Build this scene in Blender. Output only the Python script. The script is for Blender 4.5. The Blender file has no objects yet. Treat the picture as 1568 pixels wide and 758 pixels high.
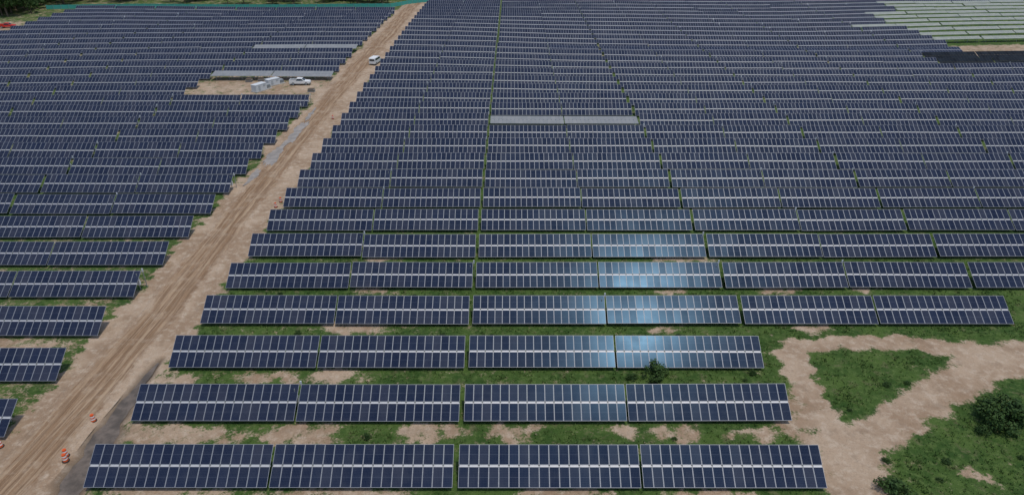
import bpy, math, random
import numpy as np
from mathutils import Vector, noise, Matrix
random.seed(7); rng=np.random.default_rng(7)
scene=bpy.context.scene
COL=scene.collection
R=math.radians

# ------------------------------------------------------------ terrain
ROADX=-44.0
def terr(x,y):
    t=np.clip((y-95)/150.0,0,1); t=t*t*(3-2*t)
    z=t*(0.75*np.sin(x/60+y/75)+0.35*np.sin(x/37-y/50+1)+0.10*np.sin(x/17+y/60))
    return z
def ditch_c(y): return -39.2+0.35*np.sin(y/5.0)-0.015*(y-50)
def ditch_w(y): return (1.2+.22*np.sin(y*1.3)+.12*np.sin(y*2.9))*np.clip((63-y)/14.0,0,1)
def ground(x,y):
    z=terr(x,y)
    d=np.abs(x-ditch_c(y)); w=ditch_w(y)
    z=z-0.42*np.clip(1.35-d/np.maximum(w+0.25,0.01),0,1)*(w>0.05)
    return z
def gz(x,y): return float(ground(np.array(float(x)),np.array(float(y))))

# ------------------------------------------------------------ node helpers
def newmat(name):
    m=bpy.data.materials.new(name); m.use_nodes=True
    nt=m.node_tree; nt.nodes.clear()
    out=nt.nodes.new('ShaderNodeOutputMaterial'); p=nt.nodes.new('ShaderNodeBsdfPrincipled')
    nt.links.new(p.outputs[0],out.inputs[0])
    return m,nt,p
class N:
    def __init__(s,nt): s.nt=nt
    def node(s,t,**k):
        n=s.nt.nodes.new(t)
        for a,b in k.items(): setattr(n,a,b)
        return n
    def _in(s,sock,v):
        if isinstance(v,bpy.types.NodeSocket): s.nt.links.new(v,sock)
        elif v is not None:
            if sock.type=='RGBA' and not hasattr(v,'__len__'): v=(v,v,v,1)
            if sock.type=='RGBA' and len(v)==3: v=tuple(v)+(1,)
            sock.default_value=v
    def math(s,op,a,b=None,c=None,clamp=False):
        n=s.node('ShaderNodeMath',operation=op,use_clamp=clamp)
        s._in(n.inputs[0],a); 
        if b is not None: s._in(n.inputs[1],b)
        if c is not None: s._in(n.inputs[2],c)
        return n.outputs[0]
    def mix(s,f,a,b,mode='MIX'):
        n=s.node('ShaderNodeMix',data_type='RGBA',blend_type=mode)
        s._in(n.inputs[0],f); s._in(n.inputs[6],a); s._in(n.inputs[7],b)
        return n.outputs[2]
    def noise(s,vec,scale,detail=4,rough=.55,w=None):
        n=s.node('ShaderNodeTexNoise'); n.inputs['Scale'].default_value=scale
        n.inputs['Detail'].default_value=detail; n.inputs['Roughness'].default_value=rough
        if vec is not None: s.nt.links.new(vec,n.inputs['Vector'])
        return n.outputs[0]
    def ramp(s,v,lo,hi):
        n=s.node('ShaderNodeMapRange',interpolation_type='SMOOTHSTEP'); s._in(n.inputs[0],v)
        n.inputs[1].default_value=lo; n.inputs[2].default_value=hi
        return n.outputs[0]
    def pos(s): return s.node('ShaderNodeNewGeometry').outputs['Position']
    def attr(s,name): 
        return s.node('ShaderNodeAttribute',attribute_name=name).outputs['Fac']
def simple(name,col,rough=.6,metal=0,var=.12,scale=3.0):
    m,nt,p=newmat(name); h=N(nt)
    n=h.noise(h.pos(),scale)
    c=h.mix(n,tuple(c*(1-var) for c in col),tuple(min(1,c*(1+var)) for c in col))
    nt.links.new(c,p.inputs['Base Color']); p.inputs['Roughness'].default_value=rough
    p.inputs['Metallic'].default_value=metal
    return m

SAND_A=(.47,.35,.245); SAND_B=(.34,.235,.152); SAND_C=(.56,.45,.34)
def sandcol(h,pos):
    n1=h.noise(pos,.14,6,.6); n2=h.noise(pos,1.0,7,.7); n3=h.noise(pos,7,3)
    c=h.mix(h.ramp(n1,.38,.6),SAND_A,SAND_B)
    c=h.mix(h.math('MULTIPLY',h.ramp(n2,.45,.68),.8),c,SAND_C)
    c=h.mix(h.math('MULTIPLY',h.ramp(h.noise(pos,.45,6,.7),.52,.66),.5),c,(.27,.19,.125))
    c=h.mix(h.math('MULTIPLY',h.ramp(n3,.5,.75),.4),c,(.22,.165,.11))
    return c
# ground
m_ground,nt,p=newmat('ground_soil_and_grass'); h=N(nt); pos=h.pos()
sand=sandcol(h,pos)
g1=h.noise(pos,.22,5,.6); g2=h.noise(pos,1.6,5,.65); g3=h.noise(pos,9,3,.6)
gr=h.mix(h.ramp(g1,.35,.65),(.036,.080,.016),(.080,.135,.030))
gr=h.mix(h.ramp(g2,.45,.7),gr,(.11,.165,.046))
gr=h.mix(h.ramp(g3,.5,.75),gr,(.022,.046,.012))
gr=h.mix(h.math('MULTIPLY',h.ramp(h.noise(pos,.6,5,.7),.54,.68),.55),gr,(.165,.145,.08))
d=h.attr('dirt')
nn=h.noise(pos,.55,9,.72); nm=h.noise(pos,4,5,.68)
f=h.math('ADD',d,h.math('MULTIPLY',h.math('SUBTRACT',nn,.5),2.5))
f=h.math('ADD',f,h.math('MULTIPLY',h.math('SUBTRACT',nm,.5),1.1))
f=h.ramp(f,.40,.82)
c=h.mix(f,gr,sand)
wet=h.attr('wet')
c=h.mix(h.math('MULTIPLY',wet,.8),c,(.12,.092,.065))
nt.links.new(c,p.inputs['Base Color']); p.inputs['Roughness'].default_value=.95
p.inputs['Specular IOR Level'].default_value=.15
b=h.node('ShaderNodeBump'); b.inputs['Strength'].default_value=.75; b.inputs['Distance'].default_value=.3
nt.links.new(h.math('ADD',g2,h.math('MULTIPLY',g3,.5)),b.inputs['Height']); nt.links.new(b.outputs[0],p.inputs['Normal'])

# road
m_road,nt,p=newmat('dirt_road_packed_earth'); h=N(nt); pos=h.pos()
sx=h.node('ShaderNodeSeparateXYZ'); nt.links.new(pos,sx.inputs[0])
cb=h.node('ShaderNodeCombineXYZ'); nt.links.new(h.attr('across'),cb.inputs[0])
nt.links.new(h.math('MULTIPLY',sx.outputs[1],.035),cb.inputs[1])
streak=h.noise(cb.outputs[0],1.7,6,.65)
streak2=h.noise(cb.outputs[0],5.5,4,.6)
c=h.mix(h.ramp(streak,.38,.60),(.44,.315,.205),(.28,.175,.10))
c=h.mix(h.math('MULTIPLY',h.ramp(streak2,.48,.62),.7),c,(.205,.128,.075))
c=h.mix(h.math('MULTIPLY',h.ramp(h.attr('rut'),.3,1),.5),c,(.19,.12,.072))
c=h.mix(h.math('MULTIPLY',h.ramp(h.noise(pos,.35,7,.68),.5,.66),.45),c,(.50,.39,.28))
c=h.mix(h.math('MULTIPLY',h.ramp(h.noise(pos,.16,5,.68),.52,.66),.4),c,(.26,.175,.112))
ed=h.attr('edge')
c=h.mix(h.ramp(h.math('ADD',ed,h.math('MULTIPLY',h.math('SUBTRACT',h.noise(pos,.8,6,.7),.5),1.2)),.5,.82),c,sandcol(h,pos))
nt.links.new(c,p.inputs['Base Color']); p.inputs['Roughness'].default_value=.9
p.inputs['Specular IOR Level'].default_value=.2
b=h.node('ShaderNodeBump'); b.inputs['Strength'].default_value=.8; b.inputs['Distance'].default_value=.25
nt.links.new(h.math('ADD',streak2,h.noise(pos,3,5)),b.inputs['Height']); nt.links.new(b.outputs[0],p.inputs['Normal'])

def glassmat(name,ca,cb_,cc,line,rough=.3,spec=.35,grid=True,dust=.2):
    m,nt,p=newmat(name); h=N(nt)
    uv=h.node('ShaderNodeUVMap').outputs[0]
    s=h.node('ShaderNodeSeparateXYZ'); nt.links.new(uv,s.inputs[0])
    fl=h.node('ShaderNodeVectorMath',operation='FLOOR'); nt.links.new(uv,fl.inputs[0])
    oi=h.node('ShaderNodeObjectInfo').outputs['Random']
    add=h.node('ShaderNodeVectorMath',operation='ADD'); nt.links.new(fl.outputs[0],add.inputs[0])
    cx=h.node('ShaderNodeCombineXYZ'); nt.links.new(h.math('MULTIPLY',oi,731.3),cx.inputs[2]); nt.links.new(cx.outputs[0],add.inputs[1])
    wn=h.node('ShaderNodeTexWhiteNoise',noise_dimensions='3D'); nt.links.new(add.outputs[0],wn.inputs['Vector'])
    u=h.math('FRACT',s.outputs[0]); v=h.math('FRACT',s.outputs[1])
    base=h.mix(wn.outputs[0],ca,cb_)
    base=h.mix(h.math('MULTIPLY',h.ramp(wn.outputs[0],.78,.86),.6),base,cc)
    if grid:
        cu=h.math('ABSOLUTE',h.math('SUBTRACT',h.math('FRACT',h.math('MULTIPLY',u,6)),.5))
        cv=h.math('ABSOLUTE',h.math('SUBTRACT',h.math('FRACT',h.math('MULTIPLY',v,12)),.5))
        ln=h.math('MAXIMUM',h.math('GREATER_THAN',cu,.47),h.math('GREATER_THAN',cv,.47))
        base=h.mix(h.math('MULTIPLY',ln,.3),base,line)
        mid=h.math('LESS_THAN',h.math('ABSOLUTE',h.math('SUBTRACT',v,.5)),.008)
        base=h.mix(h.math('MULTIPLY',mid,.4),base,line)
    dn=h.noise(h.pos(),.5,5,.6)
    base=h.mix(h.math('MULTIPLY',h.ramp(dn,.35,.75),dust),base,(.115,.12,.135))
    nt.links.new(base,p.inputs['Base Color'])
    r=h.math('ADD',h.math('MULTIPLY',h.noise(h.pos(),.35,4,.6),.16),rough-.08)
    nt.links.new(r,p.inputs['Roughness'])
    sp=h.math('MULTIPLY',h.math('ADD',h.math('MULTIPLY',wn.outputs[0],.7),.65),spec)
    nt.links.new(sp,p.inputs['Specular IOR Level'])
    p.inputs['Specular Tint'].default_value=(.32,.66,1,1)
    return m
m_glass=glassmat('solar_cell_glass',(.011,.018,.042),(.019,.027,.056),(.033,.037,.058),(.16,.18,.23),.20,.09,dust=.15)
m_pale=glassmat('pale_sky_reflection_module',(.25,.26,.26),(.30,.30,.29),(.22,.23,.23),(.35,.35,.35),.5,.2)  # uncovered flatter modules; the lighter sky reflection is painted in as pale grey
m_strip=glassmat('bare_rack_sheet',(.33,.36,.29),(.40,.41,.34),(.28,.31,.26),(.4,.4,.4),.6,.2)
m_black=glassmat('black_module_back',(.006,.006,.008),(.01,.01,.012),(.012,.012,.014),(.03,.03,.03),.6,.2,dust=.0)
m_frame=simple('aluminium_frame',(.27,.285,.315),.5,.2)
m_rail=simple('galvanised_rail',(.50,.50,.51),.5,.15)
m_post=simple('galvanised_post',(.33,.34,.34),.55,.3)
m_backs=simple('module_backsheet',(.30,.30,.31),.7)
m_white=simple('white_paint',(.78,.78,.76),.4)
m_offw=simple('weathered_white_paint',(.62,.64,.64),.5)
m_dark=simple('dark_rubber',(.02,.02,.02),.8)
m_win=simple('tinted_window',(.02,.025,.03),.1)
m_orange=simple('orange_plastic',(.70,.11,.02),.5)
m_red=simple('red_paint',(.6,.03,.02),.4)
m_teal=simple('teal_shade_net',(.06,.36,.30),.8)
m_grey=simple('grey_metal',(.38,.41,.42),.5)
m_conc=simple('concrete',(.42,.41,.38),.85)
m_bark=simple('bark',(.12,.09,.06),.9)
m_mud,nt,p=newmat('muddy_water'); h=N(nt)
nt.links.new(h.mix(h.ramp(h.noise(h.pos(),.7,6,.65),.35,.65),(.095,.075,.055),(.19,.15,.115)),p.inputs['Base Color']); p.inputs['Roughness'].default_value=.3
m_pud,nt,p=newmat('grey_puddle_water'); h=N(nt)
nt.links.new(h.mix(h.ramp(h.noise(h.pos(),.7,6,.65),.35,.65),(.24,.215,.185),(.38,.33,.28)),p.inputs['Base Color']); p.inputs['Roughness'].default_value=.4
def leafmat(name,a,b_):
    m,nt,p=newmat(name); h=N(nt)
    n=h.noise(h.pos(),1.2,5,.7)
    nt.links.new(h.mix(h.ramp(n,.35,.65),a,b_),p.inputs['Base Color']); p.inputs['Roughness'].default_value=.7
    p.inputs['Specular IOR Level'].default_value=.2
    return m
m_leaf=leafmat('leaves',(.020,.050,.012),(.058,.105,.026))
m_grass=leafmat('grass_blades',(.040,.090,.018),(.11,.17,.045))

# ------------------------------------------------------------ mesh helper
class MB:
    def __init__(s): s.v=[]; s.f=[]; s.m=[]; s.uv=[]
    def quad(s,pts,mi,uv=None):
        i=len(s.v); s.v+= [tuple(q) for q in pts]; s.f.append(tuple(range(i,i+len(pts)))); s.m.append(mi)
        s.uv+= uv if uv else [(0,0)]*len(pts)
    def box(s,c,hx,hy,hz,mi,T=None):
        P=[Vector((c[0]+a*hx,c[1]+b*hy,c[2]+d*hz)) for d in(-1,1) for b in(-1,1) for a in(-1,1)]
        if T: P=[T@q for q in P]
        for q in((0,2,3,1),(4,5,7,6),(0,1,5,4),(2,6,7,3),(0,4,6,2),(1,3,7,5)):
            s.quad([P[k] for k in q],mi)
    def cyl(s,a,b,r0,r1,mi,n=8,cap=True):
        a=Vector(a);b=Vector(b); d=(b-a).normalized()
        t=Vector((1,0,0)) if abs(d.x)<.9 else Vector((0,1,0)); e=d.cross(t).normalized(); g=d.cross(e)
        A=[a+(e*math.cos(2*math.pi*k/n)+g*math.sin(2*math.pi*k/n))*r0 for k in range(n)]
        B=[b+(e*math.cos(2*math.pi*k/n)+g*math.sin(2*math.pi*k/n))*r1 for k in range(n)]
        for k in range(n): s.quad([A[k],A[(k+1)%n],B[(k+1)%n],B[k]],mi)
        if cap: s.quad(A[::-1],mi); s.quad(B,mi)
    def mesh(s,name,mats):
        me=bpy.data.meshes.new(name); me.from_pydata(s.v,[],s.f)
        for m in mats: me.materials.append(m)
        me.polygons.foreach_set('material_index',s.m)
        l=me.uv_layers.new(name='UVMap'); l.data.foreach_set('uv',[c for q in s.uv for c in q])
        me.update(); return me
def obj(name,me,loc=(0,0,0),rot=(0,0,0),parent=None,sc=None):
    o=bpy.data.objects.new(name,me); o.location=loc; o.rotation_euler=rot
    if sc: o.scale=sc
    COL.objects.link(o)
    if parent: o.parent=parent
    return o

# ------------------------------------------------------------ solar tables
TW=16.0; TILT=33.0; MIDZ=1.5
def table_mesh(name,glass,tilt=TILT,box=False,nc=18,TW=TW,frame=m_frame,L=3.72,rail=None):
    b=MB(); t=R(tilt); ct,st=math.cos(t),math.sin(t)
    def P(u,v,n=0): return Vector((u, v*ct-n*st, MIDZ+v*st+n*ct))
    T=Matrix(((1,0,0,0),(0,ct,-st,0),(0,st,ct,MIDZ),(0,0,0,1)))
    gap=.18; mh=(L-gap)/2; mw=TW/nc; g=.008; fr=.034; th=.04
    for r in range(2):
        v0=-L/2 if r==0 else gap/2
        for c in range(nc):
            u0=-TW/2+c*mw+g; u1=u0+mw-2*g; v1=v0+mh; a=fr
            O=[P(u0,v0),P(u1,v0),P(u1,v1),P(u0,v1)]
            I=[P(u0+a,v0+a),P(u1-a,v0+a),P(u1-a,v1-a),P(u0+a,v1-a)]
            b.quad(I,0,[(c+.001,r+.001),(c+.999,r+.001),(c+.999,r+.999),(c+.001,r+.999)])
            for k in range(4): b.quad([O[k],O[(k+1)%4],I[(k+1)%4],I[k]],1)
            Q=[P(u0,v0,-th),P(u1,v0,-th),P(u1,v1,-th),P(u0,v1,-th)]
            for k in range(4): b.quad([Q[k],Q[(k+1)%4],O[(k+1)%4],O[k]],1)
            b.quad(Q[::-1],4)
    hw=TW/2
    for c in range(nc):
        u=-hw+(c+.5)*mw; b.box((u,0,-.075),mw/2-.08,.14,.03,2,T)
    b.box((0,0,-.14),hw,.06,.03,3,T)
    for v in(-.39*L,-.15*L,.15*L,.39*L): b.box((0,v,-.08),hw-.02,.035,.035,2,T)
    for k in range(5):
        x=-hw+1.2+k*(TW-2.4)/4
        b.box((x,0,-.22),.04,L/2-.25,.045,3,T)
        for v in(-.28*L,.31*L):
            q=P(x,v,-.25); b.box((x,q.y,q.z/2-.2),.05,.05,q.z/2+.2,3)
        b.cyl((x,P(x,.31*L).y,.5),P(x,.05*L,-.28),.03,.03,3,5)
    if box:
        b.box((hw-.35,P(0,.9).y,1.25),.30,.14,.38,5); b.box((hw-.35,P(0,.9).y+.18,1.2),.04,.04,1.2,3)
        b.box((hw+.10,1.72,2.50),.09,.05,.24,5); b.box((hw+.10,1.72,1.12),.035,.035,1.14,3)
    return b.mesh(name,[glass,frame,rail or m_rail,m_post,m_backs,m_offw])
ME=[table_mesh('panel_table_mesh',m_glass),table_mesh('panel_table_box_mesh',m_glass,box=True)]
ME_low=table_mesh('panel_table_low_mesh',m_glass,16)
ME_pale=table_mesh('panel_table_pale_mesh',m_pale,8)
ME_strip=table_mesh('panel_table_strip_mesh',m_strip,14,L=2.3)
ME_black=table_mesh('panel_table_black_mesh',m_black,22,frame=m_dark,rail=m_dark)

def put(xc,y,kind=None,name='solar_panel_table'):
    z=float(terr(np.array(xc),np.array(y)))
    sl=float(terr(np.array(xc+8.),np.array(y))-terr(np.array(xc-8.),np.array(y)))/16
    far=min(1,max(0,(y-60)/120))
    me=kind or (ME[1] if random.random()<.25 else ME[0])
    return obj(name,me,(xc,y+random.gauss(0,.04+.05*far),z+random.gauss(0,.02+.02*far)),
        (R(random.gauss(0,.8)),-math.atan(sl)+R(random.gauss(0,.15+.05*far)),R(random.gauss(0,.10))))
def starts_right():
    xs=[]; x=-37.4; k=0
    while x<300:
        xs.append(x+8); x+=16+(.2 if k%2==0 else .48); k+=1
    return xs
XR=starts_right()
for n in range(1,43):
    y=44.35+8.39*(n-1)
    for i,xc in enumerate(XR):
        if n<=3 and i>3: continue
        if n==4 and i>5: continue
        if xc< -5 and y>322: continue
        xx=xc+(.25 if (n>13 and i>3) else 0)+(.3 if n>22 and i>1 else 0)
        if xx>262: continue
        k=None
        if n==13 and i in(2,3): k=ME_pale
        if n in(22,) and xx>10: k=ME_low
        if n in(20,21) and xx>128: k=ME_black
        if 24<=n<=33 and xx>134+abs(n-27)*5 and xx<236:
            k=ME_strip
        if n in(22,23) and xx>150: continue
        put(xx,y,k)
for k in range(-2,30):
    y=50.5+8.36*k
    x=-48.3-8+random.gauss(0,.08); i=0
    while x>-262:
        left=-182 if y>235 else -300
        if x<left: break
        kk=None; skip=False
        if k in(14,15) and x>-82: skip=True
        if k in(16,) and x>-80: kk=ME_pale
        if k==20 and x>-80: kk=ME_pale
        if not skip: put(x,y,kk)
        x-=16.2+(.3 if i%2 else 0)+( .5 if i==4 else 0); i+=1

# ------------------------------------------------------------ dirt map
patch=[(-33.3,49.6,4.9,1.2),(-20.4,49.8,2.9,1.2),(-8.5,50,2.2,1.1),(0,49.9,1.4,.9),(11,50.2,1.3,.7),(16,50,1.6,.8),(24,50,1.5,.7),
(-19.2,68.1,3.3,1.2),(-19.4,58.9,2.2,1.1),(-27.8,58.4,1.3,.8),(-36,58.3,1.4,.8),(-24,58.5,1,.7),(-18.3,76.4,2,.8),(-18,85,1.8,.7),(23.7,85,3.6,.8),
(35.5,76.4,2.2,.7),(45.8,76.4,1.6,.6),(20.9,75.9,1.2,.5),(28.2,52.5,1.2,2.6),(28.6,47,1.2,2.6),(-30,43,4,.9),(-15,42.4,4.5,.8),(4,42.6,3,.5),(18,42.4,3,.5),
(-60,64,6,1.3),(-54,71.5,3,1.2),(-56,55,3,1.2),(42,44.4,1.3,.6),(36,67.6,1,.8),(18,67.5,1.2,.5),(160,225,18,8),(-64,177,20,8.5),(-64,170,20,4),(-205,262,22,10)]
trk=[[(32.3,65,.4),(31.6,62.2,.75),(31.0,56,.75),(31.0,51.2,1.0),(31.5,46.9,1.4),(30.3,42.5,1.4),(28,34,1.5)],
[(31.6,47,1.0),(34,49,.95),(37.9,51.7,1.0),(44.9,56.1,1.0),(51.3,59.9,1.1),(57.8,62.4,1.2),(70,64,1.3),(95,62,1.3)],
[(32.5,63.8,.5),(38,64.8,.6),(46.3,64.8,.65),(51.6,63.1,.9),(57.5,61.8,1.0)]]
def dirt(x,y):
    d=np.full(x.shape,.20)
    d=np.where((x>-37)&(x<0)&(y<90),.25,d)
    wx=x+.55*np.sin(y*1.9+x*.7)+.35*np.sin(y*3.7-x*1.3+2)+.5*np.sin(x*.9+y*.3)
    wy=y+.35*np.sin(x*1.6+1)+.22*np.sin(x*3.9+y*.8)
    e=np.abs(wx+43.4); s=np.clip((6.7-e)/2.1,0,1); d=np.maximum(d,1.3*s)
    d=np.maximum(d, np.where((x<-47)&(y<100),.42,0)*1.0)
    d=np.where((y>200)&(y<250)&(x>15),np.maximum(d,.45),d)
    d=np.where((y>110)&(x>-48),np.maximum(d,.28),d)
    d=np.where((y>120)&(x<-48),np.maximum(d,.42),d)
    for a,b,rx,ry in patch:
        q=np.sqrt(((wx-a)/rx)**2+((wy-b)/ry)**2); d=np.maximum(d,.2+.66*np.clip(1.8-q*.9,0,1))
    for pl in trk:
        for (x0,y0,w0),(x1,y1,w1) in zip(pl,pl[1:]):
            ax=x+(wx-x)*.6; ay=y+(wy-y)*.7
            dx,dy=x1-x0,y1-y0; t=np.clip(((ax-x0)*dx+(ay-y0)*dy)/(dx*dx+dy*dy),0,1)
            q=np.hypot(ax-x0-t*dx,ay-y0-t*dy)/(w0+t*(w1-w0)); d=np.maximum(d,.15+1.0*np.clip(1.75-q*.6,0,1))
    gx=(x>33)&(x<120)&(y<68)
    d=np.where(gx&(d<.3),.12,d)
    d=np.where(((y>335)|(np.abs(x)>265)),.12,d)
    d=np.where((y>232)&(y<320)&(x>128)&(x<240),.15,d)
    return d
def axis(segs):
    out=[]
    for a,b,s in segs: out+=list(np.arange(a,b,s))
    out.append(segs[-1][1]); return np.array(out)
xs=axis([(-2600,-700,200),(-700,-280,30),(-280,-76,4),(-76,-50,1.2),(-50,-36,.35),(-36,66,.6),(66,280,4),(280,700,30),(700,2600,200)])
ys=axis([(-600,0,60),(0,30,5),(30,72,.45),(72,120,1),(120,420,3),(420,900,40),(900,4000,200)])
X,Y=np.meshgrid(xs,ys); Z=ground(X,Y)
def grid_obj(name,X,Y,Z,mat,attrs):
    ny,nx=X.shape; me=bpy.data.meshes.new(name)
    idx=np.arange(nx*ny).reshape(ny,nx)
    q=np.stack([idx[:-1,:-1],idx[:-1,1:],idx[1:,1:],idx[1:,:-1]],-1).reshape(-1,4)
    me.vertices.add(nx*ny); me.vertices.foreach_set('co',np.stack([X,Y,Z],-1).ravel().astype(np.float32))
    me.loops.add(q.size); me.loops.foreach_set('vertex_index',q.ravel().astype(np.int32))
    me.polygons.add(len(q)); me.polygons.foreach_set('loop_start',np.arange(0,q.size,4,dtype=np.int32))
    me.update(calc_edges=True)
    for k,a in attrs.items():
        at=me.attributes.new(k,'FLOAT','POINT'); at.data.foreach_set('value',a.ravel().astype(np.float32))
    me.materials.append(mat)
    me.polygons.foreach_set('use_smooth',[True]*len(q)); me.validate()
    return obj(name,me)
D=dirt(X,Y)
wetv=np.clip(1.7-np.abs(X-ditch_c(Y))/np.maximum(ditch_w(Y)+.2,.05),0,1)*(ditch_w(Y)>.05)
grid_obj('ground',X,Y,Z,m_ground,{'dirt':D,'wet':wetv})

# road strip
ts=np.concatenate([np.arange(-60,130,.6),np.arange(130,335,1.5)]); ac=np.linspace(-1,1,41)
A,YY=np.meshgrid(ac,ts)
nv=np.array([noise.noise(Vector((0.3,t*.09,0)))*1.0 for t in ts])[:,None]; nv2=np.array([noise.noise(Vector((7.3,t*.12,0)))*1.0 for t in ts])[:,None]
wob=np.array([noise.noise(Vector((3.3,t*.04,2)))*.22 for t in ts])[:,None]
hw=3.3+np.where(A<0,nv,nv2)*.9+np.clip((YY-90)/150,0,1)*.9
cx=ROADX+0.5*np.sin(YY/31)-np.clip((60-YY)/30,0,2)*1.6
XX=cx+A*hw
rt_=np.zeros_like(A)
for c0,wd_ in((-.42,.05),(-.12,.05),(.14,.05),(.46,.06)): rt_=np.maximum(rt_,np.exp(-((A-c0-wob)/wd_)**2))
ZZ=terr(XX,YY)+.12-.06*rt_-np.clip((np.abs(A)-.75)/.25,0,1)*.16
grid_obj('dirt_road',XX,YY,ZZ,m_road,{'across':A*3,'edge':np.abs(A),'rut':rt_})
# ditch water
yy=np.arange(20,61.5,.7); aa=np.linspace(-1,1,5); A2,Y2=np.meshgrid(aa,yy)
grid_obj('ditch_water',ditch_c(Y2)+A2*ditch_w(Y2)*.95,Y2,np.full_like(Y2,-.22),m_mud,{})
# puddles
def puddle(cx,cy,rx,ry,seed):
    b=MB(); n=60; pts=[]
    for k in range(n):
        a=2*math.pi*k/n; r=1+.9*noise.noise(Vector((math.cos(a)*1.7+seed,math.sin(a)*1.7,seed)))+.35*noise.noise(Vector((math.cos(a)*6+seed,math.sin(a)*6,seed)))
        x=cx+rx*r*math.cos(a); y=cy+ry*r*math.sin(a); pts.append((x,y,gz(x,y)+.135))
    c0=(cx,cy,gz(cx,cy)+.135)
    for k in range(n): b.quad([c0,pts[k],pts[(k+1)%n]],0)
    obj('puddle',b.mesh('puddle',[m_pud]))
puddle(-46.6,128,1.1,6,1.2); puddle(-45.9,141,1.2,6,4.1); puddle(-46.9,116,.6,3.5,9.3); puddle(-46.3,153,.6,4,2.3)

# ------------------------------------------------------------ vegetation
def tree_mesh(name,hh,rad,nleaf,ls,seed,shrub=False):
    rd=random.Random(seed); b=MB(); th=hh*(.12 if shrub else .42)
    b.cyl((0,0,-.2),(0.1,0,th),hh*.035,hh*.022,1,7)
    cl=[]
    nc=26 if not shrub else 34
    for k in range(nc):
        a=rd.uniform(0,6.28); r=rad*math.sqrt(rd.random())*.85; z=th+(hh-th)*(rd.uniform(.05,.9))*(1-.45*(r/rad)**2)
        c=Vector((r*math.cos(a),r*math.sin(a),z)); cl.append((c,rad*rd.uniform(.18,.38)))
        if k<9: b.cyl((0.05,0,th*rd.uniform(.6,1)),c,hh*.014,hh*.004,1,5,False)
    for k in range(nleaf):
        c,r=cl[rd.randrange(nc)]
        dv=Vector((rd.gauss(0,1),rd.gauss(0,1),rd.gauss(0,.8))).normalized()*r*rd.uniform(.5,1.1)
        q=c+dv; q.z=max(q.z,.05)
        nrm=(dv.normalized()+Vector((rd.gauss(0,.5),rd.gauss(0,.5),.5))).normalized()
        e=nrm.orthogonal().normalized(); g=nrm.cross(e); an=rd.uniform(0,6.28)
        e2=e*math.cos(an)+g*math.sin(an); g2=nrm.cross(e2); s=ls*rd.uniform(.5,1.3)
        b.quad([q-e2*s,q-g2*s*.55,q+e2*s,q+g2*s*.55],0)
    return b.mesh(name,[m_leaf,m_bark])
bush=tree_mesh('bush_mesh',2.7,2.3,3800,.16,3,True)
sh=tree_mesh('shrub_mesh',1.5,1.6,2200,.13,5,True)
obj('bush',bush,(48.0,51.6,0)); obj('shrub',sh,(15.4,58.5,0),(0,0,1),sc=(1.2,.8,1.0)); obj('shrub',sh,(33.3,42.6,0),(0,0,2),sc=(1,.9,.8))
obj('shrub',sh,(45.6,50.0,0),(0,0,3),sc=(.5,.5,.5)); obj('shrub',sh,(12.9,58.2,0),(0,0,3),sc=(.45,.4,.4));obj('shrub',sh,(26,59.0,0),(0,0,.4),sc=(.3,.3,.4))
rs=random.Random(5)
for k in range(16):
    obj('weed_clump',sh,(rs.uniform(34,62),rs.uniform(43,58),0),(0,0,rs.uniform(0,6)),sc=(rs.uniform(.12,.3),)*3)
for k in range(14):
    yy0=rs.choice([49.2,58.2,66.2,75,83])+rs.uniform(-.6,.3)
    obj('weed_clump',sh,(rs.uniform(-36,30),yy0,0),(0,0,rs.uniform(0,6)),sc=(rs.uniform(.15,.3),)*3)
TR=[tree_mesh('tree_mesh_%d'%k,7+k,4.0+.5*k,1500,.42,20+k) for k in range(3)]
rt=random.Random(11)
def tree(x,y,s=1): obj('tree',TR[rt.randrange(3)],(x,y,gz(x,y)),(0,0,rt.uniform(0,6)),sc=(s,s,s*rt.uniform(.85,1.15)))
for k in range(170):
    x=rt.uniform(-275,-194); y=rt.uniform(268,350)
    if y<270+(x+262)*.25 or (x>-200 and y<290): continue
    tree(x,y,rt.uniform(.7,1.35))
for k in range(120):
    x=rt.uniform(-235,-50); y=rt.uniform(318,360); tree(x,y,rt.uniform(.6,1.2))
for k in range(30): tree(rt.uniform(232,262)+20,rt.uniform(300,380),rt.uniform(.7,1.2))
for k in range(60): tree(rt.uniform(-60,280),rt.uniform(402,440),rt.uniform(.8,1.3))
# grass tufts
N0=60000; gx=rng.uniform(-38,66,N0); gy=rng.uniform(40,92,N0); left=rng.random(N0)<.15
gx=np.where(left,rng.uniform(-78,-49,N0),gx)
dd=dirt(gx,gy); nz=np.array([noise.noise(Vector((a*.45,b*.45,0))) for a,b in zip(gx,gy)])
keep=(dd+nz*.35<.34)&(rng.random(N0)<.55+nz*.8)
gx,gy,nz=gx[keep],gy[keep],nz[keep]; n=len(gx); print('tufts',n)
B=4; V=np.zeros((n,B,3,3)); hgt=(.10+.16*rng.random((n,B)))*(1+.9*np.clip(nz,0,1))[:,None]
ang=rng.uniform(0,6.28,(n,B)); wd=.035+.04*rng.random((n,B)); ox=rng.normal(0,.09,(n,B)); oy=rng.normal(0,.09,(n,B))
z0=ground(gx,gy)[:,None]-.02
bx=gx[:,None]+ox; by=gy[:,None]+oy
V[...,0,0]=bx-np.cos(ang)*wd;V[...,0,1]=by-np.sin(ang)*wd;V[...,0,2]=z0
V[...,1,0]=bx+np.cos(ang)*wd;V[...,1,1]=by+np.sin(ang)*wd;V[...,1,2]=z0
V[...,2,0]=bx+rng.normal(0,.09,(n,B));V[...,2,1]=by+rng.normal(0,.09,(n,B));V[...,2,2]=z0+hgt
nv=n*B*3; me=bpy.data.meshes.new('grass')
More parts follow.
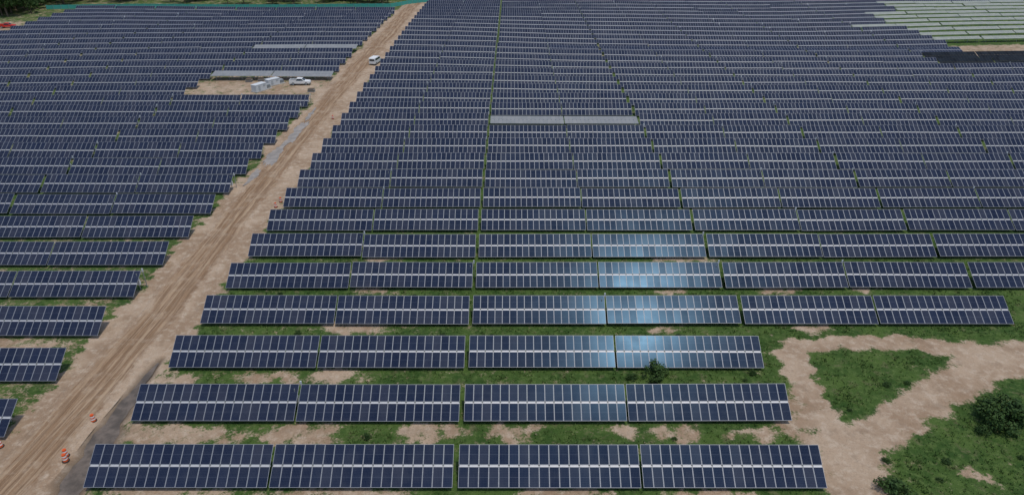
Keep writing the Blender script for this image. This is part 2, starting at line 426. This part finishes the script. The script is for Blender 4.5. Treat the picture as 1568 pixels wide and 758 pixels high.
me.vertices.add(nv); me.vertices.foreach_set('co',V.ravel().astype(np.float32)); me.loops.add(nv)
me.loops.foreach_set('vertex_index',np.arange(nv,dtype=np.int32)); me.polygons.add(nv//3)
me.polygons.foreach_set('loop_start',np.arange(0,nv,3,dtype=np.int32)); me.update(calc_edges=True); me.materials.append(m_grass)
obj('grass',me)

# ------------------------------------------------------------ fence
def fence(pts):
    b=MB()
    for (x0,y0),(x1,y1) in zip(pts,pts[1:]):
        ln=math.hypot(x1-x0,y1-y0); k=max(1,int(ln/3))
        for i in range(k):
            a=(x0+(x1-x0)*i/k,y0+(y1-y0)*i/k); c=(x0+(x1-x0)*(i+1)/k,y0+(y1-y0)*(i+1)/k)
            za,zc=gz(*a),gz(*c); 
            mx,my=(a[0]+c[0])/2,(a[1]+c[1])/2+.12
            zm=(za+zc)/2; H=1.7
            b.quad([(a[0],a[1],za),(mx,my,zm),(mx,my,zm+H-.1),(a[0],a[1],za+H)],0)
            b.quad([(mx,my,zm),(c[0],c[1],zc),(c[0],c[1],zc+H),(mx,my,zm+H-.1)],0)
            b.cyl((a[0],a[1]-.08,za-.3),(a[0],a[1]-.08,za+H+.2),.05,.05,1,6)
    obj('shade_net_fence',b.mesh('fence',[m_teal,m_post]))
fence([(-196,301),(-150,305),(-100,308),(-53,312),(-47,322),(-38.6,331),(-19,337),(-5,343)])

# ------------------------------------------------------------ vehicles etc
def extr(b,prof,hw,mi,taper=None):
    n=len(prof)
    Lf=[Vector((x,-(hw if taper is None else taper[i]),z)) for i,(x,z) in enumerate(prof)]
    Rt=[Vector((x,(hw if taper is None else taper[i]),z)) for i,(x,z) in enumerate(prof)]
    b.quad(Lf,mi); b.quad(Rt[::-1],mi)
    for i in range(n): b.quad([Lf[i],Rt[i],Rt[(i+1)%n],Lf[(i+1)%n]],mi)
def wheels(par,xs_,hw,r=.38):
    for i,x in enumerate(xs_):
        for s in(-1,1):
            b=MB(); b.cyl((x,s*(hw-.22),r),(x,s*hw,r),r,r,0,16); b.cyl((x,s*hw,r),(x,s*(hw+.02),r),r*.55,r*.5,1,12)
            obj('wheel_%d%s'%(i,'l' if s<0 else 'r'),b.mesh('wheel',[m_dark,m_grey]),parent=par)
def pickup(loc,rz,paint,name='pickup_truck'):
    e=obj(name,None,loc,(0,0,rz))
    b=MB()
    extr(b,[(-2.6,.45),(2.55,.45),(2.65,.75),(2.55,1.02),(1.35,1.12),(-2.6,1.12)],.9,0)
    obj('body',b.mesh('body',[paint]),parent=e)
    b=MB(); extr(b,[(1.3,1.123),(.65,1.72),(-.65,1.76),(-.95,1.123)],.8,0,[.86,.72,.72,.86]); obj('cabin',b.mesh('cabin',[paint]),parent=e)
    b=MB()
    b.quad([(1.27,-.74,1.17),(1.27,.74,1.17),(.74,.66,1.67),(.74,-.66,1.67)],0)
    b.quad([(-.95,.74,1.2),(-.95,-.74,1.2),(-.72,-.66,1.68),(-.72,.66,1.68)],0)
    for s in(-1,1): b.quad([(1.05,s*.868,1.17),(-.8,s*.868,1.17),(-.62,s*.745,1.66),(.6,s*.745,1.66)],0)
    obj('windows',b.mesh('windows',[m_win]),parent=e)
    b=MB()
    b.box((-1.75,0,1.125),.78,.74,.012,0); 
    for s in(-1,1): b.box((-1.78,s*.84,1.28),.82,.05,.15,1)
    b.box((-2.55,0,1.28),.05,.79,.15,1)
    obj('cargo_bed',b.mesh('bed',[m_dark,paint]),parent=e)
    b=MB(); b.box((2.66,0,.6),.06,.85,.12,0); b.box((-2.66,0,.6),.06,.85,.1,0); obj('bumpers',b.mesh('bump',[m_grey]),parent=e)
    wheels(e,(-1.65,1.7),.92); return e
pickup((-55.6,178.6,gz(-55.6,178.6)+.03),R(3),m_white)
pickup((-187,262,gz(-187,262)),R(10),m_red)
pickup((-195,258,gz(-195,258)),R(40),m_white)
def van(loc,rz):
    e=obj('van',None,loc,(0,0,rz)); b=MB()
    extr(b,[(-2.6,.4),(2.5,.4),(2.6,.95),(1.9,1.2),(1.2,1.95),(-2.5,2.0),(-2.6,1.8)],.92,0); obj('body',b.mesh('b',[m_white]),parent=e)
    b=MB(); b.quad([(1.87,-.8,1.26),(1.87,.8,1.26),(1.27,.75,1.9),(1.27,-.75,1.9)],0)
    for s in(-1,1): b.quad([(1.6,s*.925,1.25),(-2.2,s*.925,1.25),(-2.2,s*.925,1.78),(1.2,s*.925,1.78)],0)
    b.quad([(-2.63,.75,1.2),(-2.63,-.75,1.2),(-2.63,-.75,1.7),(-2.63,.75,1.7)],0)
    obj('windows',b.mesh('w',[m_win]),parent=e); wheels(e,(-1.6,1.6),.94)
van((-39.9,201.5,gz(-39.9,201.5)+.1),R(80))
def station(loc,rz,sc):
    e=obj('inverter_station',None,loc,(0,0,rz),sc=sc); b=MB()
    b.box((0,0,.15),3.6,1.6,.15,1); b.box((-.9,0,1.65),2.4,1.2,1.3,0); b.box((-.9,0,3.0),2.5,1.3,.05,0)
    for k in range(22): b.box((-3.1+k*.21,-1.215,1.65),.04,.014,1.15,0); b.box((-3.1+k*.21,1.215,1.65),.04,.014,1.15,0)
    obj('container',b.mesh('c',[m_offw,m_conc]),parent=e)
    b=MB(); b.box((2.5,0,1.1),.7,.8,.8,0)
    for k in range(6): b.box((2.5+(-.6+k*.24),-1.0,1.1),.04,.18,.6,0); b.box((2.5+(-.6+k*.24),1.0,1.1),.04,.18,.6,0)
    for s in(-1,0,1): b.cyl((2.5+s*.4,0,1.9),(2.5+s*.4,0,2.4),.08,.05,1,8)
    obj('transformer',b.mesh('t',[m_grey,m_conc]),parent=e)
    b=MB(); b.box((-1.8,-1.24,1.4),.45,.01,1.0,0); b.box((.4,-1.24,2.1),.5,.01,.35,0); obj('door_and_vents',b.mesh('d',[m_grey]),parent=e)
station((-64.2,173.6,gz(-64.2,173.6)),R(62),(.75,.7,.6)); station((-62.4,179.0,gz(-62.4,179)),R(50),(.7,.7,.55))
for (x,y) in [(-70,181.5),(-67,182.3),(-51,172)]:
    b=MB()
    for k in range(4): b.box((0,0,.1+k*.22),.9-.05*k,.6,.07,k%2)
    obj('pallet_stack',b.mesh('pallets',[m_conc,m_bark]),(x,y,gz(x,y)))
def barrel(x,y):
    b=MB()
    zz=[.06,.28,.46,.64,.82,1.0]; rr=[.29,.27,.255,.24,.225,.21]
    b.cyl((0,0,0),(0,0,.06),.4,.4,2,14)
    for k in range(5): b.cyl((0,0,zz[k]),(0,0,zz[k+1]),rr[k],rr[k+1],(0,1,0,1,0)[k],14,k==4)
    b.cyl((0,0,1.0),(0,0,1.06),.1,.1,0,8)
    obj('traffic_barrel',b.mesh('barrel',[m_orange,m_white,m_dark]),(x,y,gz(x,y)+.03),sc=(.8,.8,.8))
for q in [(-41.4,47.0),(-41.1,46.4),(-41.4,51.7),(-48.3,48.2),(-38.7,104.6),(-38.9,102.5),(-40.5,150)]: barrel(*q)

# ------------------------------------------------------------ light, camera
S=Vector((.183,-.17,.968)).normalized()
w=bpy.data.worlds.new('World'); scene.world=w; w.use_nodes=True; nt=w.node_tree; bg=nt.nodes['Background']
sk=nt.nodes.new('ShaderNodeTexSky'); sk.sky_type='NISHITA'; sk.sun_disc=False
sk.sun_elevation=math.asin(S.z); sk.sun_rotation=math.atan2(S.x,S.y); sk.dust_density=1.0; sk.air_density=1.0
nt.links.new(sk.outputs[0],bg.inputs[0]); bg.inputs[1].default_value=.12
sl=bpy.data.lights.new('sun','SUN'); sl.energy=2.1; sl.angle=R(3); sl.color=(1,.95,.88)
so=obj('sun',sl,(0,0,100)); so.rotation_euler=S.to_track_quat('Z','Y').to_euler()
cam=bpy.data.cameras.new('camera'); cam.lens=24.0; cam.sensor_width=36; cam.clip_end=8000; cam.clip_start=.5
co=obj('camera',cam,(0,0,46.8),(R(90-27.9),0,0)); scene.camera=co
scene.view_settings.view_transform='Standard'; scene.view_settings.look='None'; scene.view_settings.exposure=0
